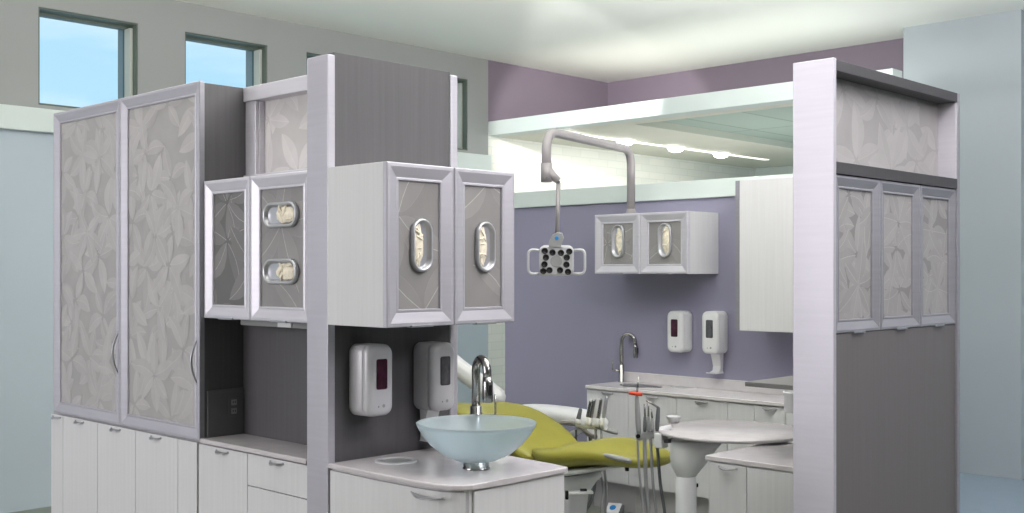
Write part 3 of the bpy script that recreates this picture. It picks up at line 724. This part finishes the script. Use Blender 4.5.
# ================================================================== ASSISTANT SIDE: white arm, holder and instruments beyond the chair
XA = 5.62
t = thing('assistant_unit', 'white contoured assistant arm reaching out behind the lime chair', 'dental unit', (0, 0, 0))
secs = []
def armpt(u, v): return at_x(u, v, XA)
data = [(512, 409, .01, .012), (517, 409.2, .06, .03), (531, 411.5, .10, .055), (550, 414, .11, .062), (570, 416.5, .11, .062), (588, 418.5, .10, .052), (602, 422, .07, .036), (607, 424, .02, .012)]
rings = []
for u, v, hw, ht in data:
    p = armpt(u, v)
    rings.append([(p.x+hw*math.copysign(abs(math.cos(a))**.75, math.cos(a)), p.y, p.z+ht*math.copysign(abs(math.sin(a))**.75, math.sin(a))) for a in [2*PI*k/20 for k in range(20)]])
mb = MB(); mb.loft(rings); o = mb.build('arm_cover', M['white'], t); o.modifiers.new('smooth', 'SUBSURF').render_levels = 1
# grey loop handle and lower arm
g = [at_x(u, v, 5.49) for u, v in ((551, 429.5), (556, 424.8), (563, 422.5), (573, 423), (582, 428), (588, 434), (593, 436.5), (596, 436))]
MB().tube(bez(g, 6), .0145, 12).build('loop_handle', M['arm'], t)
g = [at(u, v, d) for u, v, d in ((562, 438, 7.4), (568, 436, 7.38), (576, 432, 7.36), (584, 427, 7.4))]
MB().tube(bez(g, 6), [.022]*19, 12).build('lower_arm', M['white'], t)
pc = at(552, 434, 7.55); MB().tube([(pc.x, pc.y, 0), (pc.x, pc.y, .62)], .045, 20).build('column', M['white'], t)
MB().disc_prof(.17, 0, .04, (pc.x, pc.y, 0), .01, 36).build('floor_plate', M['white'], t)
h0, h1 = at(577, 424.5, 7.16), at(606, 427.5, 7.0)
MB().tube([h0, (h0+h1)/2, h1], [.018, .02, .018], 14).build('holder', M['white'], t)
g = [at(u, v, 7.02) for u, v in ((596, 425.5), (604, 429), (614, 432), (618, 432.5))]
MB().tube(bez(g, 6), [.015]*18+[.012], 12).build('grip', M['greyp'], t)
INS = [(579.5, 408.5, 577.8, 422, .014, 'dkgrey', 'short dark suction tip, leftmost in assistant holder'), (589.5, 400, 586.5, 422, .010, 'chrome', 'thin metal instrument second from left in assistant holder'), (593, 399, 589.5, 423, .015, 'chrome', 'bright chrome handpiece in the middle of assistant holder'), (597, 398.5, 594.5, 423.5, .014, 'silver', 'silver suction handpiece with white collar in assistant holder'), (600, 398.5, 597.5, 424, .011, 'chrome', 'slim chrome instrument right of centre in assistant holder'), (605.5, 396, 602.5, 424, .012, 'steel', 'tallest metal instrument at right end of assistant holder')]
for u0, v0, u1, v1, r, mt, lb_ in INS:
    dd = 7.16-(u1-577)/29*.16-.04
    a, b = at(u0+1.2, v0, dd), at(u1, v1, dd)
    o = thing('dental_instrument', lb_, 'dental instrument', b, 0, 'instruments in the assistant holder')
    a = a-b; z = Vector((0, 0, 0))
    MB().tube([z, a*.25, a*.55, a*.93, a], [r*.9, r*1.1, r, r*.85, r*.55], 12).build('body', M[mt], o)
    MB().tube([-a*.12, z, a*.22, a*.26], [r*1.0, r*1.25, r*1.1, r*.85], 12).build('sleeve', M['white'], o)
def hose(pts, r, label, mat='greyp'):
    tag(MB().tube(bez(pts, 8), r, 8).build('hose', M[mat]), label, 'hose', 'hoses hanging around the chair')
hose([at(u, v, d) for u, v, d in ((595.5, 428, 7.05), (596, 445, 7.05), (600, 470, 7.1), (603, 490, 7.15), (601.5, 505, 7.1), (598, 540, 7.0))], .008, 'thin grey hose dropping behind the seat from assistant holder')
hose([at(u, v, d) for u, v, d in ((601, 429, 7.0), (602, 445, 7.0), (604.5, 470, 7.05), (606.5, 492, 7.1), (605.5, 508, 7.1), (603, 540, 7.0))], .008, 'second thin grey hose from assistant holder, right of its neighbour')
hose([at(u, v, d) for u, v, d in ((590, 436, 7.16), (592, 455, 7.16), (595, 478, 7.14), (593, 495, 7.1), (587, 508, 7.05), (579, 516, 7.0))], .011, 'thick grey hose curving left beneath the lime seat', 'dkgrey')
hose([at(u, v, d) for u, v, d in ((576, 430, 7.3), (576.3, 450, 7.3), (577, 480, 7.3), (580, 520, 7.3))], .007, 'dark vertical hose seen in the gap above the seat', 'dkgrey')
# big white arm at the left, beyond the backrest
t = thing('support_arm', 'thick white sloping arm seen between partition post and chrome faucet', 'arm', (0, 0, 0))
g = [at(u, v, 7.75) for u, v in ((428, 344), (440, 352), (458, 367.5), (480, 384), (497, 397), (504, 403))]
MB().tube(bez(g, 5), [.066]*21+[.06, .052, .044, .03, .012], 18).build('arm_cover', M['white'], t)
p = g[0]; MB().tube([(p.x, p.y, 0), (p.x, p.y, p.z+.06)], .055, 20).build('column', M['white'], t); MB().disc_prof(.2, 0, .04, (p.x, p.y, 0), .01, 36).build('floor_plate', M['white'], t)

# ================================================================== DELIVERY TABLE (doctor side)
tc_ = at(731, 429.5, 5.87); ZT = tc_.z
t = thing('delivery_table', 'round pale table on thick white post right of lime chair', 'table', (tc_.x, tc_.y, 0))
RTb = .385
MB().lathe([(.001, ZT-.022), (RTb-.03, ZT-.022), (RTb-.006, ZT-.018), (RTb, ZT-.010), (RTb-.002, ZT-.003), (RTb-.008, ZT), (.001, ZT)], n=64).build('tabletop', M['stone'], t)
pp = at(686, 470, 5.75)-Vector((tc_.x, tc_.y, 0)); pz = lambda v: at(686, v, 5.75).z
MB().lathe([(.001, pz(513)-.9), (.053, pz(513)-.9), (.053, pz(480)), (.050, pz(479)), (.050, pz(476)), (.001, pz(476))], (pp.x, pp.y, 0), 32).build('post', M['white'], t)
dn = Vector((tc_.x, tc_.y, 0))
MB().lathe([(.001, 0), (.26, 0), (.27, .02), (.25, .05), (.08, .08), (.001, .08)], (pp.x, pp.y, 0), 40).build('base_plate', M['white'], t)
mb = MB(); rings = []
for v, hw, fwd in ((477, .047, 0.), (472, .060, .003), (466, .078, .008), (458, .092, .02), (448, .100, .04), (440, .104, .06)):
    z = pz(v); c = pp+RT*(fwd*1.0); rings.append([(c.x+RT.x*(hw+fwd*.5)*math.cos(a)+FW.x*hw*math.sin(a), c.y+RT.y*(hw+fwd*.5)*math.cos(a)+FW.y*hw*math.sin(a), min(z, ZT-.023)) for a in [2*PI*k/28 for k in range(28)]])
mb.loft(rings); mb.build('neck_housing', M['white'], t)
q = pp+RT*.055-FW*.0; MB().tube([Vector((q.x, q.y, pz(483.5))), Vector((q.x, q.y, pz(487)))], .008, 10).build('switch', M['black'], t)
# instrument rail
r0, r1 = at(636, 436.5, 5.9)-dn, at(672, 429.5, 5.86)-dn
MB().tube([r0, r0.lerp(r1, .5), r1], [.024, .027, .026], 16).build('instrument_rail', M['silver'], t)
q = at(637.5, 435.5, 5.87)-dn-FW*.028; MB().disc_prof(.012, -.002, .003, q, .001, 16, Matrix.Rotation(TH-PI/2, 4, 'Z') @ Mx).build('knob', M['black'], t)
mb = MB(); q = at(662, 439, 5.82)-dn; mb.box(q.x-.03, q.x+.03, q.y-.02, q.y+.03, q.z-.045, q.z+.03, .006); mb.build('bracket', M['white'], t)
q = at(670.5, 440, 5.8)-dn; mb = MB(); mb.box(q.x-.04, q.x+.04, q.y-.015, q.y+.015, q.z-.012, q.z+.006, .003); mb.build('arm_pivot', M['dkgrey'], t)
def handpiece(u0, v0, u1, v1, r, mt, lb_, tip=None, red=False, tail=True):
    d_ = 5.88; a, b = at(u0, v0, d_-.03), at(u1, v1, d_-.03)
    o = thing('handpiece', lb_, 'dental instrument', b, 0, 'instruments on the delivery rail'); a = a-b; z = Vector()
    MB().tube([-a*.15, z, a*.3, a*.6, a*.92, a], [r*.7, r, r*1.1, r, r*.85, r*.6], 12).build('body', M[mt], o)
    if tip:
        q = at(tip[0], tip[1], d_-.03)-b; MB().tube([a*.97, a.lerp(q, .5), q], [.006, .005, .0035], 8).build('tip', M['chrome'], o)
    if red:
        q = at(642.3, 394.5, d_-.04)-b; s_ = at(629, 393, d_-.04)-b
        MB().tube([s_, s_.lerp(q, .5), q], [.008, .009, .010], 8).build('red_lever', M['red'], o)
handpiece(636.8, 396, 638.5, 430, .0135, 'greyp', 'grey syringe with bright red lever, leftmost on the rail', tip=(638.5, 377), red=True)
handpiece(645, 416, 644.8, 430, .0095, 'dkgrey', 'grey handpiece with thin chrome tip, next to the red-lever syringe', tip=(644.5, 404))
handpiece(648.5, 416, 648.5, 430, .0085, 'greyp', 'slim grey handpiece in the middle of the delivery rail', tip=(648.5, 402))
handpiece(652.2, 418, 652.2, 430, .0095, 'greyp', 'short grey handpiece third from left on delivery rail', tip=(651, 409))
handpiece(658.3, 407, 657.2, 428, .011, 'dkgrey', 'dark grey angled handpiece beside the round table', tip=(646, 400.5))
for pts, r, lb_, mt in (
    ([(637.5, 440), (638.5, 460), (641, 490), (643, 515), (644, 560)], .0065, 'thin grey hose hanging leftmost from the delivery rail', 'greyp'),
    ([(644.5, 438), (645, 460), (646.5, 490), (648.5, 515), (650, 560)], .011, 'thick grey hose hanging second from left on the delivery rail', 'greyp'),
    ([(650.5, 437), (651.5, 460), (653.5, 490), (656.5, 515), (659, 560)], .008, 'grey hose hanging in the middle of the delivery rail', 'greyp'),
    ([(657, 435), (658, 455), (660.5, 485), (665, 515), (669, 560)], .0085, 'dark hose hanging rightmost, nearest the table post', 'dkgrey')):
    hose([at(u, v, 5.88) for u, v in pts], r, lb_, mt)
# shallow cup at the table's far rim
p = at(671.5, 420.5, 6.1)
MB_c = MB().lathe([(.001, 0), (.026, 0), (.030, .015), (.040, .03), (.042, .036), (.038, .036), (.030, .022), (.001, .018)], n=28)
t2 = thing('mixing_cup', 'small white cup standing at the left rim of round table', 'cup', (tc_.x-.235*RT.x-.12*-FW.x*0-.235*0, tc_.y, 0))
t2.location = dn+(-RT*.262)+FW*.265+Vector((0, 0, ZT+.0005))
MB_c.build('cup', M['silver'], t2)
# foot control on the floor by the rear cabinets
p = at_z(609, 503, 0)
t = thing('foot_control', 'small wedge foot pedal with blue emblem on the floor', 'foot pedal', (6.0, y_at(615, 6.0), 0), TH-PI/2-math.radians(18))
K = .56
mb = MB(); mb.loft([[(x*K, y*K, z*K*.75) for y, z in ((-.10, .0), (-.10, .025), (.10, .13), (.10, .0))] for x in (-.08, .095)], False); mb.build('body', M['dkgrey'], t)
mb = MB(); nrm = Vector((0, -.079, .2)).normalized()
mb.loft([[(x*K, y*K+nrm.y*h, z*K*.75+nrm.z*h) for x, y, z in ((-.10, -.105, .023), (.065, -.105, .023), (.065, .095, .128), (-.10, .095, .128))] for h in (.0005, .009)], False); mb.build('pedal', M['white'], t)
mb = MB(); n_ = 20; c = Vector((-.015, 0, .0581*K))+nrm*.0105; ax = Vector((0, .2, .079)).normalized()
mb.add([c+Vector((1, 0, 0))*(.022*math.cos(2*PI*k/n_))+ax*(.030*math.sin(2*PI*k/n_)) for k in range(n_)], [list(range(n_))]); mb.build('emblem', M['blue'], t)

# ================================================================== CONSOLE BEHIND THE RIGHT DIVIDER
CX0 = 4.37; CY1 = y_at(705, CX0); CY0 = RY+RD+.002; ZK = .80
t = thing('console_cabinet', 'low white cabinet between round table and the silver divider post', 'cabinet', (CX0+.02, CY1-.006, 0), A90)
CWd = CY1-.006-CY0
MB().box(0, CWd, 0, .6, .08, ZK-.024, .001).build('carcass', M['lam'], t); MB().box(0, CWd, .06, .6, 0, .08, 0).build('toe_kick', M['kick'], t)
cu = CY1-.006-y_at(746.5, CX0)
slab(t, .02, cu, .09, ZK-.028, 0); slab(t, cu, CWd, .09, ZK-.028, 0, handle=None)
tag(MB().box(CX0, CX0+.62, CY0, CY1, ZK-.0235, ZK, .004).build('worktop', M['stone']), 'pale low worktop right of the round table', 'worktop')
sc_ = at(744.7, 381.7, 5.335)
t = thing('shelf', 'dark grey slab shelf fixed behind the right divider', 'shelf', (0, 0, 0))
MB().box(4.60, 5.05, CY0, sc_.y, sc_.z-.022, sc_.z, .003).build('board', M['greyslab'], t)
MB().box(4.62, 4.66, CY0, CY0+.12, sc_.z-.09, sc_.z-.0225, .003).build('bracket', M['white'], t)
pc = at(788, 402, 4.72)
t = thing('cup_holder', 'small white cylindrical holder on the edge of the silver post', 'holder', (pc.x, RY+RD+.045, pc.z))
MB().lathe([(.001, -.04), (.034, -.04), (.038, -.036), (.038, .036), (.042, .038), (.042, .046), (.036, .046), (.034, .0), (.001, .0)], n=28).build('cup', M['white'], t)
MB().box(-.015, .015, -.0445, -.034, -.02, .02, .002).build('mount', M['silver'], t)

# ================================================================== LIGHT
w = D.worlds.new('sky'); scene.world = w; w.use_nodes = True; N = w.node_tree.nodes; L = w.node_tree.links
bg = N['Background']; tc = N.new('ShaderNodeTexCoord'); nz = N.new('ShaderNodeTexNoise'); nz.inputs['Scale'].default_value = 3.2; nz.inputs['Detail'].default_value = 6
mp = N.new('ShaderNodeMapping'); mp.inputs['Scale'].default_value = (1, 1, 5); L.new(tc.outputs['Generated'], mp.inputs['Vector']); L.new(mp.outputs['Vector'], nz.inputs['Vector'])
cr = N.new('ShaderNodeValToRGB'); cr.color_ramp.elements[0].position = .5; cr.color_ramp.elements[1].position = .75
cr.color_ramp.elements[0].color = (*s8(176, 216, 242), 1); cr.color_ramp.elements[1].color = (*s8(226, 240, 248), 1)
L.new(nz.outputs['Fac'], cr.inputs['Fac']); L.new(cr.outputs['Color'], bg.inputs['Color']); bg.inputs['Strength'].default_value = 1.2
def area(name, loc, aim, sx, sy, power, col=(1, 1, 1)):
    l = D.lights.new(name, 'AREA'); l.shape = 'RECTANGLE'; l.size = sx; l.size_y = sy; l.energy = power; l.color = col
    o = D.objects.new(name, l); COL.objects.link(o); o.location = loc
    o.rotation_euler = (Vector(aim)-Vector(loc)).to_track_quat('-Z', 'Y').to_euler(); return o
LC = (1, .962, 1)
area('daylight_left', (-3.6, 5.6, 2.2), (4, 4.4, 1.3), 3.4, 2.4, 195, LC)
area('fill_front', (4.3, -1.6, 3.66), (4.2, .6, 0), 1.8, 1.8, 120, LC)  # added fill for the front faces, no fitting on this ceiling
area('fill_chair', (3.5, 1.2, 3.66), (5.8, 3.9, .6), 1.4, 1.4, 92, LC)  # added fill that lifts the chair area and rear cabinets
area('fill_right', (7.3, .2, 3.66), (7.6, 1.6, 0), 1.4, 1.4, 42, LC)  # added unseen fill on the column side, not a room fixture
area('hidden_uplight', (3.0, 5.3, 2.62), (3.2, 5.0, 4), .3, 1.4, 55, (1, .99, .97))  # added out of sight above the tall cabinet to brighten the ceiling
area('hidden_uplight_right', (4.7, 2.29, 2.62), (4.7, 2.4, 4), 1.1, .15, 115, (1, .99, .97))  # unseen upward fill added over the right divider
area('hidden_uplight_sink', (3.0, 3.66, 2.58), (3.0, 3.7, 4), .6, .1, 60, (1, .99, .97))  # unseen upward fill added on top of the sink partition
area('hidden_uplight_wall', (6.25, 3.9, 2.28), (6.25, 3.9, 4), .3, .6, 30, (1, .99, .97))  # added upward fill, hidden on the white wall cabinet
area('hidden_uplight_plum', (8.6, 5.7, 3.14), (8.6, 5.7, 4), 1.3, 3.2, 12, (1, .99, .97))  # added fill hidden on the dropped ceiling, lifts plum wall and ceiling
l = D.lights.new('sun_patch_spot', 'SPOT'); l.energy = 600; l.spot_size = math.radians(27); l.spot_blend = .25; l.shadow_soft_size = .05; l.color = (1, .99, .97)  # added spot that makes the sun patch on beam and plum wall
o = D.objects.new('sun_patch_spot', l); COL.objects.link(o); o.location = (4.6, 4.6, 3.45); o.rotation_euler = (Vector((7.754, 6.62, 3.12))-o.location).to_track_quat('-Z', 'Y').to_euler()
for x in (8.6, 10.2):
    area('corridor_lamp', (x, 6.9, 2.93), (x, 8.0, 1.4), 1.4, .3, 8, (1, .99, .95))
area('corridor_up', (9.5, 5.5, 1.6), (9.5, 5.6, 3), 2.5, 2.5, 26, (1, .99, .95))
vs = scene.view_settings; vs.view_transform = 'Standard'; vs.look = 'None'; vs.exposure = 0; vs.gamma = 1; vs.use_curve_mapping = False
